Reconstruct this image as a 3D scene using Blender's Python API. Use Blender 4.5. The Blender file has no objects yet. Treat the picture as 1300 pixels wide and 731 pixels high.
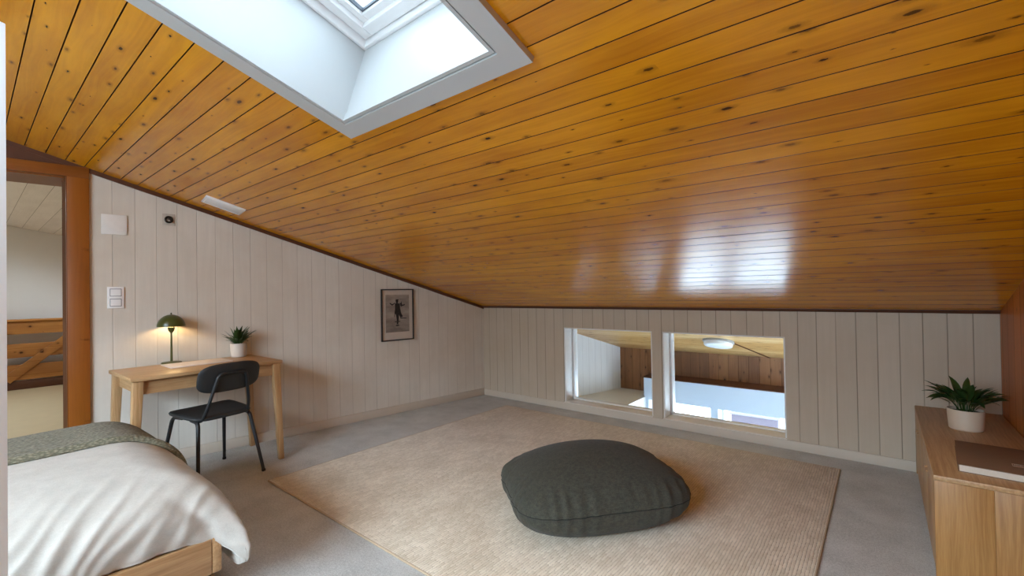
import bpy, bmesh, math, random
from mathutils import Vector, Matrix, noise
random.seed(7)
scn = bpy.context.scene
COL = scn.collection
PI = math.pi

# ------------------------------------------------------------ camera
cam_d = bpy.data.cameras.new('camera'); cam = bpy.data.objects.new('camera', cam_d); COL.objects.link(cam)
cam_d.sensor_width = 36.0; cam_d.lens = 571.487 / 1300 * 36.0
cam_d.clip_start = 0.02; cam_d.clip_end = 200
YAW, PITCH, ROLL = math.radians(39.42987), math.radians(0.57678), math.radians(-0.92366)
_f = Vector((-math.sin(YAW) * math.cos(PITCH), math.cos(YAW) * math.cos(PITCH), math.sin(PITCH)))
_r = Vector((math.cos(YAW), math.sin(YAW), 0)); _u = _r.cross(_f)
_r2 = math.cos(ROLL) * _r + math.sin(ROLL) * _u; _u2 = -math.sin(ROLL) * _r + math.cos(ROLL) * _u
cam.matrix_world = Matrix(((_r2.x, _u2.x, -_f.x, 0), (_r2.y, _u2.y, -_f.y, 0), (_r2.z, _u2.z, -_f.z, 1.25), (0, 0, 0, 1)))
scn.camera = cam

# ------------------------------------------------------------ world, exposure
vs = scn.view_settings
scn.display_settings.display_device = 'sRGB'
vs.view_transform = 'Standard'; vs.look = 'None'; vs.gamma = 1.0; vs.use_curve_mapping = False
vs.exposure = 0.0
SKY = 9.0                          # cloudy sky overhead and to the north
NORTH_FILL = 11.5                       # added bright band above the northern horizon, brightens the eaves space
SOUTH_FILL = 39.5                      # added bright band of low southern sky, fill light through the rear window
world = bpy.data.worlds.new('overcast_sky'); scn.world = world; world.use_nodes = True
wn = world.node_tree; bg = wn.nodes['Background']
bg.inputs[1].default_value = 1.0
def _wm(op, a, b):
    nd = wn.nodes.new('ShaderNodeMath'); nd.operation = op
    for i, q in enumerate((a, b)):
        if isinstance(q, bpy.types.NodeSocket): wn.links.new(q, nd.inputs[i])
        else: nd.inputs[i].default_value = q
    return nd.outputs[0]
_tc = wn.nodes.new('ShaderNodeTexCoord'); _sx = wn.nodes.new('ShaderNodeSeparateXYZ'); wn.links.new(_tc.outputs['Generated'], _sx.inputs[0])
def _ws(v, lo, hi):
    n = wn.nodes.new('ShaderNodeMapRange'); n.interpolation_type = 'SMOOTHSTEP'; wn.links.new(v, n.inputs[0])
    n.inputs[1].default_value = lo; n.inputs[2].default_value = hi; return n.outputs[0]
_band = _wm('MULTIPLY', _ws(_wm('MULTIPLY', _sx.outputs[1], -1.0), 0.35, 0.6), _wm('MULTIPLY', _ws(_sx.outputs[2], 0.22, 0.40), _ws(_wm('MULTIPLY', _sx.outputs[2], -1.0), -0.66, -0.5)))
_mx = wn.nodes.new('ShaderNodeMix'); _mx.data_type = 'RGBA'; wn.links.new(_band, _mx.inputs[0])
_mx.inputs[6].default_value = (0.74 * SKY, 0.91 * SKY, 1.03 * SKY, 1); _mx.inputs[7].default_value = (0.78 * SOUTH_FILL, 0.94 * SOUTH_FILL, 1.08 * SOUTH_FILL, 1)
_low = _wm('MULTIPLY', _ws(_wm('MULTIPLY', _sx.outputs[2], -1.0), -0.30, -0.05), _ws(_wm('ADD', _sx.outputs[0], _sx.outputs[1]), -0.2, 0.4))
_mx2 = wn.nodes.new('ShaderNodeMix'); _mx2.data_type = 'RGBA'; wn.links.new(_low, _mx2.inputs[0]); wn.links.new(_mx.outputs[2], _mx2.inputs[6])
_mx2.inputs[7].default_value = (0.84 * NORTH_FILL, 0.94 * NORTH_FILL, 1.0 * NORTH_FILL, 1)
wn.links.new(_mx2.outputs[2], bg.inputs[0])
scn.cycles.max_bounces = 14; scn.cycles.diffuse_bounces = 9; scn.cycles.glossy_bounces = 5
scn.cycles.transparent_max_bounces = 12; scn.cycles.caustics_reflective = False; scn.cycles.caustics_refractive = False
scn.cycles.sample_clamp_indirect = 12

SL = 0.3085                       # fall of the roof per metre towards the eaves
TH = math.atan(SL); CT = math.cos(TH); ST = math.sin(TH)
YB = 4.069                        # face of the low wall
ZB = 1.083                        # ceiling height at that wall
def roof(y): return ZB + SL * (YB - y)
XR = 0.56                         # right wall
WX = 0.1362                       # left wall runs askew: x = WX0 + WX*y
WX0 = -4.368
WD = Vector((0.1349, 0.9909, 0)).normalized(); WANG = math.atan2(-WD.x, WD.y)
def lwx(y): return WX0 + WX * y

def portal(name, mat, sx, sy):
    l = bpy.data.lights.new(name, 'AREA'); l.shape = 'RECTANGLE'; l.size = sx; l.size_y = sy
    l.cycles.is_portal = True
    o = bpy.data.objects.new(name, l); COL.objects.link(o); o.matrix_world = mat; return o
_rx = Matrix.Rotation(-TH, 4, 'X')
portal('skylight_portal', Matrix.Translation((-1.35, 0.62, roof(0.45) + 0.56)) @ _rx, 1.0, 1.55)
portal('lower_window_portal', Matrix.Translation((-1.08, 6.42, -1.3)) @ Matrix.Rotation(-PI / 2, 4, 'X'), 2.95, 2.3)
portal('rear_fill_portal', Matrix.Translation((-1.4, -2.75, 1.83)) @ Matrix.Rotation(PI / 2, 4, 'X'), 3.1, 1.95)
portal('stairwell_fill_portal', Matrix.Translation((0.9, 5.32, -0.66)) @ Matrix.Rotation(PI / 2, 4, 'Y'), 1.95, 1.25)
portal('hall_fill_portal', Matrix.Translation((-7.4, -1.0, 2.85)), 2.6, 2.0)

# ------------------------------------------------------------ node helpers
def lin(c):
    return tuple((x / 255 / 12.92) if x / 255 <= 0.04045 else ((x / 255 + 0.055) / 1.055) ** 2.4 for x in c)
class NT:
    def __init__(s, name):
        s.m = bpy.data.materials.new(name); s.m.use_nodes = True; s.t = s.m.node_tree
        s.bsdf = s.t.nodes['Principled BSDF']; s.out = s.t.nodes['Material Output']
    def n(s, typ, **kw):
        nd = s.t.nodes.new(typ)
        for k, v in kw.items(): setattr(nd, k, v)
        return nd
    def put(s, sock, v):
        if isinstance(v, bpy.types.NodeSocket): s.t.links.new(v, sock)
        elif isinstance(v, (tuple, list)) and len(v) == 3 and sock.type == 'RGBA': sock.default_value = (*v, 1)
        else: sock.default_value = v
    def mth(s, op, a, b=None, c=None):
        nd = s.n('ShaderNodeMath', operation=op); s.put(nd.inputs[0], a)
        if b is not None: s.put(nd.inputs[1], b)
        if c is not None: s.put(nd.inputs[2], c)
        return nd.outputs[0]
    def coord(s, kind='Object'): return s.n('ShaderNodeTexCoord').outputs[kind]
    def sep(s, v):
        nd = s.n('ShaderNodeSeparateXYZ'); s.put(nd.inputs[0], v); return nd.outputs
    def comb(s, x, y, z=0.0):
        nd = s.n('ShaderNodeCombineXYZ')
        for i, q in enumerate((x, y, z)): s.put(nd.inputs[i], q)
        return nd.outputs[0]
    def noise(s, v, scale, detail=3, rough=0.55, dist=0.0):
        nd = s.n('ShaderNodeTexNoise'); s.put(nd.inputs['Vector'], v)
        nd.inputs['Scale'].default_value = scale; nd.inputs['Detail'].default_value = detail
        nd.inputs['Roughness'].default_value = rough; nd.inputs['Distortion'].default_value = dist
        return nd.outputs[0]
    def rng(s, v, a, b, c=0.0, d=1.0, smooth=True):
        nd = s.n('ShaderNodeMapRange'); nd.interpolation_type = 'SMOOTHSTEP' if smooth else 'LINEAR'
        s.put(nd.inputs[0], v)
        for i, q in enumerate((a, b, c, d)): s.put(nd.inputs[1 + i], q)
        return nd.outputs[0]
    def mix(s, f, a, b, mode='MIX'):
        nd = s.n('ShaderNodeMix', data_type='RGBA', blend_type=mode)
        s.put(nd.inputs[0], f); s.put(nd.inputs[6], a); s.put(nd.inputs[7], b); return nd.outputs[2]
    def white(s, v, dim='1D'):
        nd = s.n('ShaderNodeTexWhiteNoise', noise_dimensions=dim)
        s.put(nd.inputs['W' if dim == '1D' else 'Vector'], v); return nd.outputs['Value']
    def bump(s, h, strength=0.3, dist=0.01):
        nd = s.n('ShaderNodeBump'); nd.inputs['Strength'].default_value = strength; nd.inputs['Distance'].default_value = dist
        s.put(nd.inputs['Height'], h); s.put(s.bsdf.inputs['Normal'], nd.outputs[0])
    def set(s, **kw):
        for k, v in kw.items(): s.put(s.bsdf.inputs[k.replace('_', ' ')], v)
        return s

def plain(name, rgb, rough=0.5, var=0.06, scale=30, metal=0.0, bump=0.0):
    m = NT(name); c = m.coord(); n = m.noise(c, scale, 4)
    a = lin(rgb); m.set(Base_Color=m.mix(n, tuple(x * (1 - var) for x in a), tuple(min(1, x * (1 + var)) for x in a)), Roughness=rough, Metallic=metal)
    if bump: m.bump(n, bump, 0.002)
    return m.m

def boards_paint(name, axis, pitch, off, rgb, seam_rgb, warm=None):
    """painted tongue and groove boards, vertical seams every pitch metres along the given axis"""
    m = NT(name); c = m.coord(); xyz = m.sep(c); a = xyz[axis]
    t = m.mth('DIVIDE', m.mth('SUBTRACT', a, off), pitch)
    idx = m.mth('FLOOR', t); fr = m.mth('FRACT', t)
    e = m.mth('MULTIPLY', m.mth('MINIMUM', fr, m.mth('SUBTRACT', 1.0, fr)), pitch)
    seam = m.rng(e, 0.0012, 0.0036, 1.0, 0.0)
    rnd = m.white(idx)
    st = m.noise(m.comb(m.mth('MULTIPLY', a, 38.0), m.mth('MULTIPLY', xyz[2], 2.2), rnd), 1.0, 5, 0.6)
    cl = m.noise(c, 2.6, 5, 0.6)
    base = m.mix(m.rng(st, 0.3, 0.75), tuple(x * 0.93 for x in lin(rgb)), lin(rgb))
    base = m.mix(m.rng(cl, 0.35, 0.75, 0.0, 0.8), base, lin(warm or rgb))
    base = m.mix(m.mth('MULTIPLY', rnd, 0.10), base, lin(seam_rgb))
    # on some joints the paint has filled the groove
    fill = m.noise(m.comb(m.mth('MULTIPLY', m.mth('ROUND', t), 3.7), m.mth('MULTIPLY', xyz[2], 1.1), 0.0), 1.0, 2)
    col = m.mix(m.mth('MULTIPLY', seam, m.rng(fill, 0.3, 0.6, 0.30, 0.85)), base, lin(seam_rgb))
    m.set(Base_Color=col, Roughness=0.55)
    m.bump(m.mth('ADD', m.mth('MULTIPLY', seam, -1.0), m.mth('MULTIPLY', st, 0.12)), 0.5, 0.003)
    return m.m

def pine(name, La, Wa, pitch, off, light, dark, knotc, seamc, rough=0.2, coat=0.0, knots=1.0, seam_w=0.0022, bumpk=0.12, ior=1.5, vary=0.3):
    """varnished knotty boards; La = axis along the boards, Wa = axis across"""
    m = NT(name); c = m.coord(); xyz = m.sep(c); L = xyz[La]; W = xyz[Wa]
    t = m.mth('DIVIDE', m.mth('SUBTRACT', W, off), pitch); idx = m.mth('FLOOR', t); fr = m.mth('FRACT', t)
    rnd = m.white(idx); rnd2 = m.white(m.mth('ADD', idx, 57.3))
    shift = m.mth('MULTIPLY', rnd, 37.0)
    Ls = m.mth('ADD', L, shift)
    warp = m.noise(m.comb(m.mth('MULTIPLY', Ls, 1.6), m.mth('MULTIPLY', W, 6.0), rnd), 1.0, 2)
    gv = m.comb(m.mth('MULTIPLY', Ls, 0.9), m.mth('ADD', m.mth('MULTIPLY', W, 70.0), m.mth('MULTIPLY', warp, 7.0)), rnd)
    grain = m.noise(gv, 1.0, 4, 0.6)
    blot = m.noise(m.comb(m.mth('MULTIPLY', Ls, 2.0), m.mth('MULTIPLY', W, 9.0), rnd2), 1.0, 4, 0.6)
    tone = m.mth('ADD', m.mth('MULTIPLY', grain, 0.35), m.mth('ADD', m.mth('MULTIPLY', blot, 0.6), m.mth('MULTIPLY', m.mth('SUBTRACT', rnd2, 0.5), vary)))
    col = m.mix(m.rng(tone, 0.22, 0.74), lin(dark), lin(light))
    # knots
    kv = m.comb(m.mth('ADD', m.mth('MULTIPLY', Ls, 5.2), m.mth('MULTIPLY', warp, 0.25)), m.mth('ADD', m.mth('MULTIPLY', fr, 1.35), m.mth('MULTIPLY', idx, 11.0)), 0.0)
    vo = m.n('ShaderNodeTexVoronoi', voronoi_dimensions='2D'); m.put(vo.inputs['Vector'], kv); vo.inputs['Scale'].default_value = 1.0
    vo.inputs['Randomness'].default_value = 1.0
    cr = m.sep(vo.outputs['Color']); wob = m.noise(c, 90.0, 2)
    d = m.mth('ADD', vo.outputs['Distance'], m.mth('MULTIPLY', m.mth('SUBTRACT', wob, 0.5), 0.09))
    rad = m.mth('MULTIPLY', m.rng(cr[0], 0.42, 1.0, 0.0, 0.17, False), knots)
    core = m.mth('MULTIPLY', m.rng(d, m.mth('MULTIPLY', rad, 0.55), rad, 1.0, 0.0), m.mth('GREATER_THAN', rad, 0.012))
    halo = m.mth('MULTIPLY', m.rng(d, rad, m.mth('MULTIPLY', rad, 2.6), 1.0, 0.0), m.mth('GREATER_THAN', rad, 0.012))
    col = m.mix(m.mth('MULTIPLY', halo, 0.42), col, tuple(0.45 * a + 0.55 * b for a, b in zip(lin(dark), lin(knotc))))
    col = m.mix(m.mth('MULTIPLY', core, m.rng(cr[1], 0.0, 1.0, 0.55, 0.98)), col, lin(knotc))
    # seams
    e = m.mth('MULTIPLY', m.mth('MINIMUM', fr, m.mth('SUBTRACT', 1.0, fr)), pitch)
    seam = m.rng(e, seam_w * 0.45, seam_w, 1.0, 0.0)
    col = m.mix(seam, col, lin(seamc))
    m.set(Base_Color=col, Roughness=m.mth('ADD', m.mth('ADD', rough, m.mth('MULTIPLY', seam, 0.4)), m.mth('MULTIPLY', m.noise(c, 7.0, 3), 0.06)))
    m.set(Specular_IOR_Level=m.mth('SUBTRACT', 0.5, m.mth('MULTIPLY', m.mth('MAXIMUM', seam, m.mth('MULTIPLY', core, 0.6)), 0.45)))
    m.set(IOR=ior)
    if coat: m.set(Coat_Weight=coat, Coat_Roughness=0.1)
    h = m.mth('ADD', m.mth('MULTIPLY', grain, 0.5), m.mth('MULTIPLY', core, -0.5))
    m.bump(m.mth('SUBTRACT', h, m.mth('MULTIPLY', seam, 1.5)), bumpk, 0.002)
    return m.m

def veneer(name, La, Wa, light, dark, rough=0.42, scale=1.0):
    m = NT(name); c = m.coord(); xyz = m.sep(c); L = xyz[La]; W = xyz[Wa]; T = xyz[3 - La - Wa]
    w = m.noise(m.comb(m.mth('MULTIPLY', L, 2.0), m.mth('MULTIPLY', W, 8.0), T), scale, 2)
    g = m.noise(m.comb(m.mth('MULTIPLY', L, 2.5), m.mth('ADD', m.mth('MULTIPLY', W, 85.0), m.mth('MULTIPLY', w, 5.0)), m.mth('MULTIPLY', T, 85.0)), scale, 5, 0.65)
    p = m.noise(m.comb(m.mth('MULTIPLY', L, 14.0), m.mth('MULTIPLY', W, 420.0), m.mth('MULTIPLY', T, 420.0)), scale, 2)
    f = m.mth('ADD', m.mth('MULTIPLY', g, 0.75), m.mth('MULTIPLY', p, 0.25))
    m.set(Base_Color=m.mix(m.rng(f, 0.3, 0.7), lin(dark), lin(light)), Roughness=rough)
    m.bump(p, 0.08, 0.001)
    return m.m

def cloth(name, a, b, scale=420, rough=0.95, bumpk=0.35, sheen=0.3, mott=10, dist=0.0015):
    m = NT(name); c = m.coord(); xyz = m.sep(c)
    wx = m.noise(m.comb(m.mth('MULTIPLY', xyz[0], scale), m.mth('MULTIPLY', xyz[1], scale * 0.16), m.mth('MULTIPLY', xyz[2], scale)), 1.0, 2)
    wy = m.noise(m.comb(m.mth('MULTIPLY', xyz[0], scale * 0.16), m.mth('MULTIPLY', xyz[1], scale), m.mth('MULTIPLY', xyz[2], scale)), 1.0, 2)
    w = m.mth('MULTIPLY', m.mth('ADD', wx, wy), 0.5); mo = m.noise(c, mott, 4, 0.6)
    f = m.mth('ADD', m.mth('MULTIPLY', w, 0.6), m.mth('MULTIPLY', mo, 0.4))
    m.set(Base_Color=m.mix(m.rng(f, 0.35, 0.65), lin(a), lin(b)), Roughness=rough, Sheen_Weight=sheen)
    m.bump(w, bumpk, dist)
    return m.m

# ------------------------------------------------------------ mesh helpers
def link(name, bm, mat=None, parent=None, smooth=None, loc=None, rot=None):
    me = bpy.data.meshes.new(name); bmesh.ops.recalc_face_normals(bm, faces=bm.faces[:]); bm.to_mesh(me); bm.free()
    o = bpy.data.objects.new(name, me); COL.objects.link(o)
    if mat is not None: me.materials.append(mat)
    if smooth is not None:
        for p in me.polygons: p.use_smooth = True
        me.set_sharp_from_angle(angle=math.radians(smooth))
    if parent is not None: o.parent = parent
    if loc: o.location = loc
    if rot is not None: o.rotation_euler = rot
    return o
def B(): return bmesh.new()
def box(bm, x0, x1, y0, y1, z0, z1, bev=0.0, seg=2, M=None):
    t = bmesh.new()
    vs_ = [t.verts.new((x, y, z)) for x in (x0, x1) for y in (y0, y1) for z in (z0, z1)]
    for f in ((0, 1, 3, 2), (4, 6, 7, 5), (0, 4, 5, 1), (2, 3, 7, 6), (0, 2, 6, 4), (1, 5, 7, 3)): t.faces.new([vs_[i] for i in f])
    if bev: bmesh.ops.bevel(t, geom=t.edges[:] , offset=bev, segments=seg, affect='EDGES', profile=0.5)
    merge(bm, t, M); return bm
def merge(bm, t, M=None):
    mp = {}
    for v in t.verts: mp[v] = bm.verts.new(M @ v.co if M else v.co)
    for f in t.faces:
        try: bm.faces.new([mp[v] for v in f.verts])
        except ValueError: pass
    t.free()
def prism(bm, poly, axis, a, b, bev=0.0):
    """polygon in the two other axes (cyclic order), extruded from a to b along axis"""
    t = bmesh.new()
    def P(p, h):
        if axis == 0: return (h, p[0], p[1])
        if axis == 1: return (p[0], h, p[1])
        return (p[0], p[1], h)
    A = [t.verts.new(P(p, a)) for p in poly]; C = [t.verts.new(P(p, b)) for p in poly]
    t.faces.new(A); t.faces.new(C[::-1]); n = len(poly)
    for i in range(n): t.faces.new((A[i], A[(i + 1) % n], C[(i + 1) % n], C[i]))
    if bev: bmesh.ops.bevel(t, geom=t.edges[:], offset=bev, segments=2, affect='EDGES', profile=0.5)
    merge(bm, t); return bm
def hexa(bm, bot, top):
    a = [bm.verts.new(p) for p in bot]; b = [bm.verts.new(p) for p in top]; n = len(a)
    bm.faces.new(a); bm.faces.new(b[::-1])
    for i in range(n): bm.faces.new((a[i], a[(i + 1) % n], b[(i + 1) % n], b[i]))
    return bm
def tube(bm, pts, rad, seg=12, caps=True):
    pts = [Vector(p) for p in pts]; n = len(pts); rings = []
    rad = rad if isinstance(rad, (list, tuple)) else [rad] * n
    up = None
    for i, p in enumerate(pts):
        d = (pts[min(i + 1, n - 1)] - pts[max(i - 1, 0)]).normalized()
        if up is None:
            up = d.cross(Vector((0, 0, 1)) if abs(d.z) < 0.9 else Vector((1, 0, 0))).normalized()
        s = d.cross(up).normalized(); up = s.cross(d).normalized()
        rings.append([bm.verts.new(p + rad[i] * (math.cos(2 * PI * k / seg) * up + math.sin(2 * PI * k / seg) * s)) for k in range(seg)])
    for i in range(n - 1):
        for k in range(seg): bm.faces.new((rings[i][k], rings[i][(k + 1) % seg], rings[i + 1][(k + 1) % seg], rings[i + 1][k]))
    if caps: bm.faces.new(rings[0]); bm.faces.new(rings[-1][::-1])
    return bm
def arc_path(pts, r=0.03, k=5):
    """round the inner corners of a polyline"""
    pts = [Vector(p) for p in pts]; out = [pts[0]]
    for i in range(1, len(pts) - 1):
        a, b, c = pts[i - 1], pts[i], pts[i + 1]
        d1 = (a - b); d2 = (c - b); q = min(r, d1.length * 0.45, d2.length * 0.45)
        p1 = b + d1.normalized() * q; p2 = b + d2.normalized() * q
        for j in range(k + 1):
            t = j / k; out.append((1 - t) ** 2 * p1 + 2 * t * (1 - t) * b + t * t * p2)
    out.append(pts[-1]); return out
def lathe(bm, prof, cx=0, cy=0, seg=40, close=False):
    rings = []
    for r, z in prof:
        if r < 1e-6: rings.append([bm.verts.new((cx, cy, z))])
        else: rings.append([bm.verts.new((cx + r * math.cos(2 * PI * k / seg), cy + r * math.sin(2 * PI * k / seg), z)) for k in range(seg)])
    pairs = list(zip(rings, rings[1:])) + ([(rings[-1], rings[0])] if close else [])
    for a, b in pairs:
        for k in range(seg):
            k2 = (k + 1) % seg
            if len(a) == 1 and len(b) == 1: continue
            if len(a) == 1: bm.faces.new((a[0], b[k2], b[k]))
            elif len(b) == 1: bm.faces.new((a[k], a[k2], b[0]))
            else: bm.faces.new((a[k], a[k2], b[k2], b[k]))
    return bm
def grid(bm, f, nu, nv, closed_u=False):
    vs_ = [[bm.verts.new(f(i / (nu if closed_u else nu - 1), j / (nv - 1))) for j in range(nv)] for i in range(nu)]
    for i in range(nu if closed_u else nu - 1):
        for j in range(nv - 1):
            i2 = (i + 1) % nu
            bm.faces.new((vs_[i][j], vs_[i2][j], vs_[i2][j + 1], vs_[i][j + 1]))
    return vs_
def structure(o): o['kind'] = 'structure'; return o
def tag(o, label, cat, group=None):
    o['label'] = label; o['category'] = cat
    if group: o['group'] = group
    return o
def empty(name, loc=(0, 0, 0), rz=0.0):
    o = bpy.data.objects.new(name, None); COL.objects.link(o); o.location = loc; o.rotation_euler = (0, 0, rz); o.empty_display_size = 0.1
    return o
def smooth(a, b, x):
    t = max(0.0, min(1.0, (x - a) / (b - a))); return t * t * (3 - 2 * t)

# ------------------------------------------------------------ materials
PIT = 0.0983
M_ceil = pine('varnished_pine_ceiling', 0, 1, PIT, 0.064, (230, 158, 18), (190, 116, 5), (50, 24, 4), (44, 18, 4), rough=0.21, knots=0.72, seam_w=0.0031, vary=0.16, ior=1.62)
M_eave = pine('pale_pine_ceiling', 0, 1, PIT, 0.064, (222, 184, 126), (196, 146, 84), (110, 66, 30), (130, 88, 48), rough=0.34)
M_pinewall = pine('brown_pine_wall', 2, 0, 0.12, 0.0, (156, 106, 62), (116, 74, 40), (52, 28, 12), (52, 30, 14), rough=0.4)
M_rightwall = pine('brown_panel_wall', 2, 1, 0.16, 0.02, (192, 110, 34), (152, 80, 18), (80, 36, 8), (78, 38, 12), rough=0.4, knots=0.3)
M_lw = boards_paint('whitewashed_boards_left', 1, 0.1258, 0.684, (218, 211, 199), (180, 171, 159), (204, 195, 181))
M_bw = boards_paint('whitewashed_boards_back', 0, 0.1187, -0.508, (196, 182, 162), (118, 102, 86), (186, 170, 148))
M_white = plain('white_paint', (228, 226, 222), 0.45)
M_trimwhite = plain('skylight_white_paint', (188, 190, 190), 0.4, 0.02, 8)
M_pvc = plain('white_window_plastic', (238, 238, 238), 0.25, 0.01)
M_rubber = plain('grey_gasket', (90, 96, 104), 0.6)
M_base = plain('off_white_baseboard', (198, 186, 170), 0.5, 0.05, 12)
M_doorwood = pine('door_frame_wood', 2, 1, 0.9, -0.45, (150, 86, 26), (116, 60, 12), (80, 38, 12), (90, 46, 12), rough=0.33, knots=0.25)
M_darktrim = plain('dark_brown_trim', (84, 46, 24), 0.45, 0.2, 20)
M_oak_x = veneer('light_oak_along_x', 0, 1, (196, 160, 116), (162, 124, 82))
M_oak_y = veneer('light_oak_along_y', 1, 0, (196, 160, 116), (162, 124, 82))
M_oak_z = veneer('light_oak_upright', 2, 1, (196, 160, 116), (162, 124, 82))
M_oak_z2 = veneer('light_oak_upright_panel', 2, 0, (176, 132, 76), (146, 102, 54))
M_black = plain('black_powder_coat', (34, 35, 36), 0.45, 0.1)
M_seat = plain('charcoal_leather', (40, 42, 43), 0.55, 0.12, 60, bump=0.15)
M_green = plain('olive_enamel', (74, 78, 36), 0.28, 0.04)
M_pouf = cloth('dark_green_boucle', (43, 43, 35), (67, 66, 54), 300, bumpk=0.7, mott=60, dist=0.003, sheen=0.05)
M_duvet = cloth('cream_linen', (172, 167, 158), (190, 186, 177), 500, bumpk=0.2, mott=14, dist=0.001, sheen=0.05)
M_leaf = NT('dark_leaf'); _c = M_leaf.coord(); M_leaf.set(Base_Color=M_leaf.mix(M_leaf.noise(_c, 22, 3), lin((28, 46, 20)), lin((62, 92, 40))), Roughness=0.38)
M_leaf = M_leaf.m
M_soil = plain('potting_soil', (44, 34, 26), 0.95, 0.4, 200, bump=0.8)
M_potbeige = plain('matt_beige_ceramic', (206, 188, 166), 0.5, 0.05, 14)
M_potgrey = plain('matt_pale_grey_ceramic', (202, 194, 184), 0.5, 0.05, 14)
M_paper = plain('page_edges', (214, 204, 188), 0.8, 0.08, 200)
M_cover = plain('taupe_book_cloth', (126, 98, 74), 0.75, 0.07, 300)
M_pad = plain('pale_desk_pad', (226, 214, 204), 0.6, 0.03, 30)
M_steel = plain('dark_metal', (60, 54, 48), 0.35, 0.1, 30, metal=0.8)

def floor_mat():
    m = NT('speckled_grey_floor'); c = m.coord()
    a = m.noise(c, 260, 2); b = m.noise(c, 90, 3); d = m.noise(c, 5, 4, 0.6)
    f = m.mth('ADD', m.mth('MULTIPLY', a, 0.5), m.mth('ADD', m.mth('MULTIPLY', b, 0.25), m.mth('MULTIPLY', d, 0.25)))
    m.set(Base_Color=m.mix(m.rng(f, 0.38, 0.62), lin((158, 158, 154)), lin((200, 201, 197))), Roughness=0.7)
    m.bump(a, 0.25, 0.001); return m.m
M_floor = floor_mat()
def rug_mat():
    m = NT('woven_beige_rug'); c = m.coord(); x, y, z = m.sep(c)
    j = m.noise(c, 9.0, 3); xs = m.mth('ADD', x, m.mth('MULTIPLY', j, 0.010))
    row = m.mth('DIVIDE', xs, 0.0140); ri = m.mth('FLOOR', row); rf = m.mth('FRACT', row)
    ys = m.mth('ADD', m.mth('DIVIDE', y, 0.045), m.mth('MULTIPLY', m.white(ri), 1.0)); yi = m.mth('FLOOR', ys); yf = m.mth('FRACT', ys)
    hx = m.mth('SINE', m.mth('MULTIPLY', rf, PI)); hy = m.mth('SINE', m.mth('MULTIPLY', yf, PI))
    h = m.mth('MULTIPLY', m.mth('POWER', hx, 0.6), m.mth('POWER', hy, 0.2))
    r = m.white(m.comb(ri, yi, 0.0), '3D'); fib = m.noise(c, 420, 2); mo = m.noise(c, 3.0, 5, 0.65)
    col = m.mix(m.rng(m.mth('ADD', m.mth('MULTIPLY', r, 0.2), m.mth('MULTIPLY', mo, 0.8)), 0.25, 0.8), lin((196, 180, 154)), lin((230, 218, 196)))
    col = m.mix(m.mth('MULTIPLY', m.rng(h, 0.02, 0.55, 0.9, 0.0), m.rng(m.noise(c, 75.0, 3), 0.32, 0.58, 0.15, 1.0)), col, lin((84, 70, 54)))
    col = m.mix(m.mth('MULTIPLY', fib, 0.2), col, lin((170, 148, 122)))
    m.set(Base_Color=col, Roughness=0.95, Sheen_Weight=0.15)
    m.bump(m.mth('ADD', h, m.mth('MULTIPLY', fib, 0.25)), 0.7, 0.003); return m.m
M_rug = rug_mat()
def blanket_mat():
    m = NT('sage_knit'); c = m.coord(); x, y, z = m.sep(c)
    n = m.noise(c, 170, 2); w = m.n('ShaderNodeTexVoronoi'); m.put(w.inputs['Vector'], m.comb(m.mth('MULTIPLY', x, 1.0), m.mth('MULTIPLY', y, 0.55), z)); w.inputs['Scale'].default_value = 120
    d = w.outputs['Distance']
    m.set(Base_Color=m.mix(m.rng(m.mth('ADD', d, m.mth('MULTIPLY', n, 0.4)), 0.2, 0.95), lin((142, 136, 114)), lin((98, 96, 78))), Roughness=0.95, Sheen_Weight=0.05)
    m.bump(m.mth('SUBTRACT', 1.0, d), 0.8, 0.004); return m.m
M_blanket = blanket_mat()
def glass_mat(name, tint=(0.96, 0.98, 1.0), refl=0.06):
    m = NT(name); tr = m.n('ShaderNodeBsdfTransparent'); tr.inputs[0].default_value = (*tint, 1)
    gl = m.n('ShaderNodeBsdfGlossy'); gl.inputs['Roughness'].default_value = 0.02
    fr = m.n('ShaderNodeLayerWeight'); fr.inputs[0].default_value = 0.12
    mx = m.n('ShaderNodeMixShader'); m.put(mx.inputs[0], m.mth('MULTIPLY', fr.outputs['Fresnel'], refl * 10)); m.t.links.new(tr.outputs[0], mx.inputs[1]); m.t.links.new(gl.outputs[0], mx.inputs[2])
    m.t.links.new(mx.outputs[0], m.out.inputs[0]); return m.m
M_glass = glass_mat('window_glass')
def emit(name, rgb, s):
    m = NT(name); m.set(Base_Color=rgb, Emission_Color=(*rgb, 1), Emission_Strength=s); return m.m

# ============================================================ SETTING
# ---- floor
bm = B(); box(bm, -4.95, XR + 0.12, -2.6, YB + 0.26, -0.2, 0)
structure(link('floor', bm, M_floor))

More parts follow.
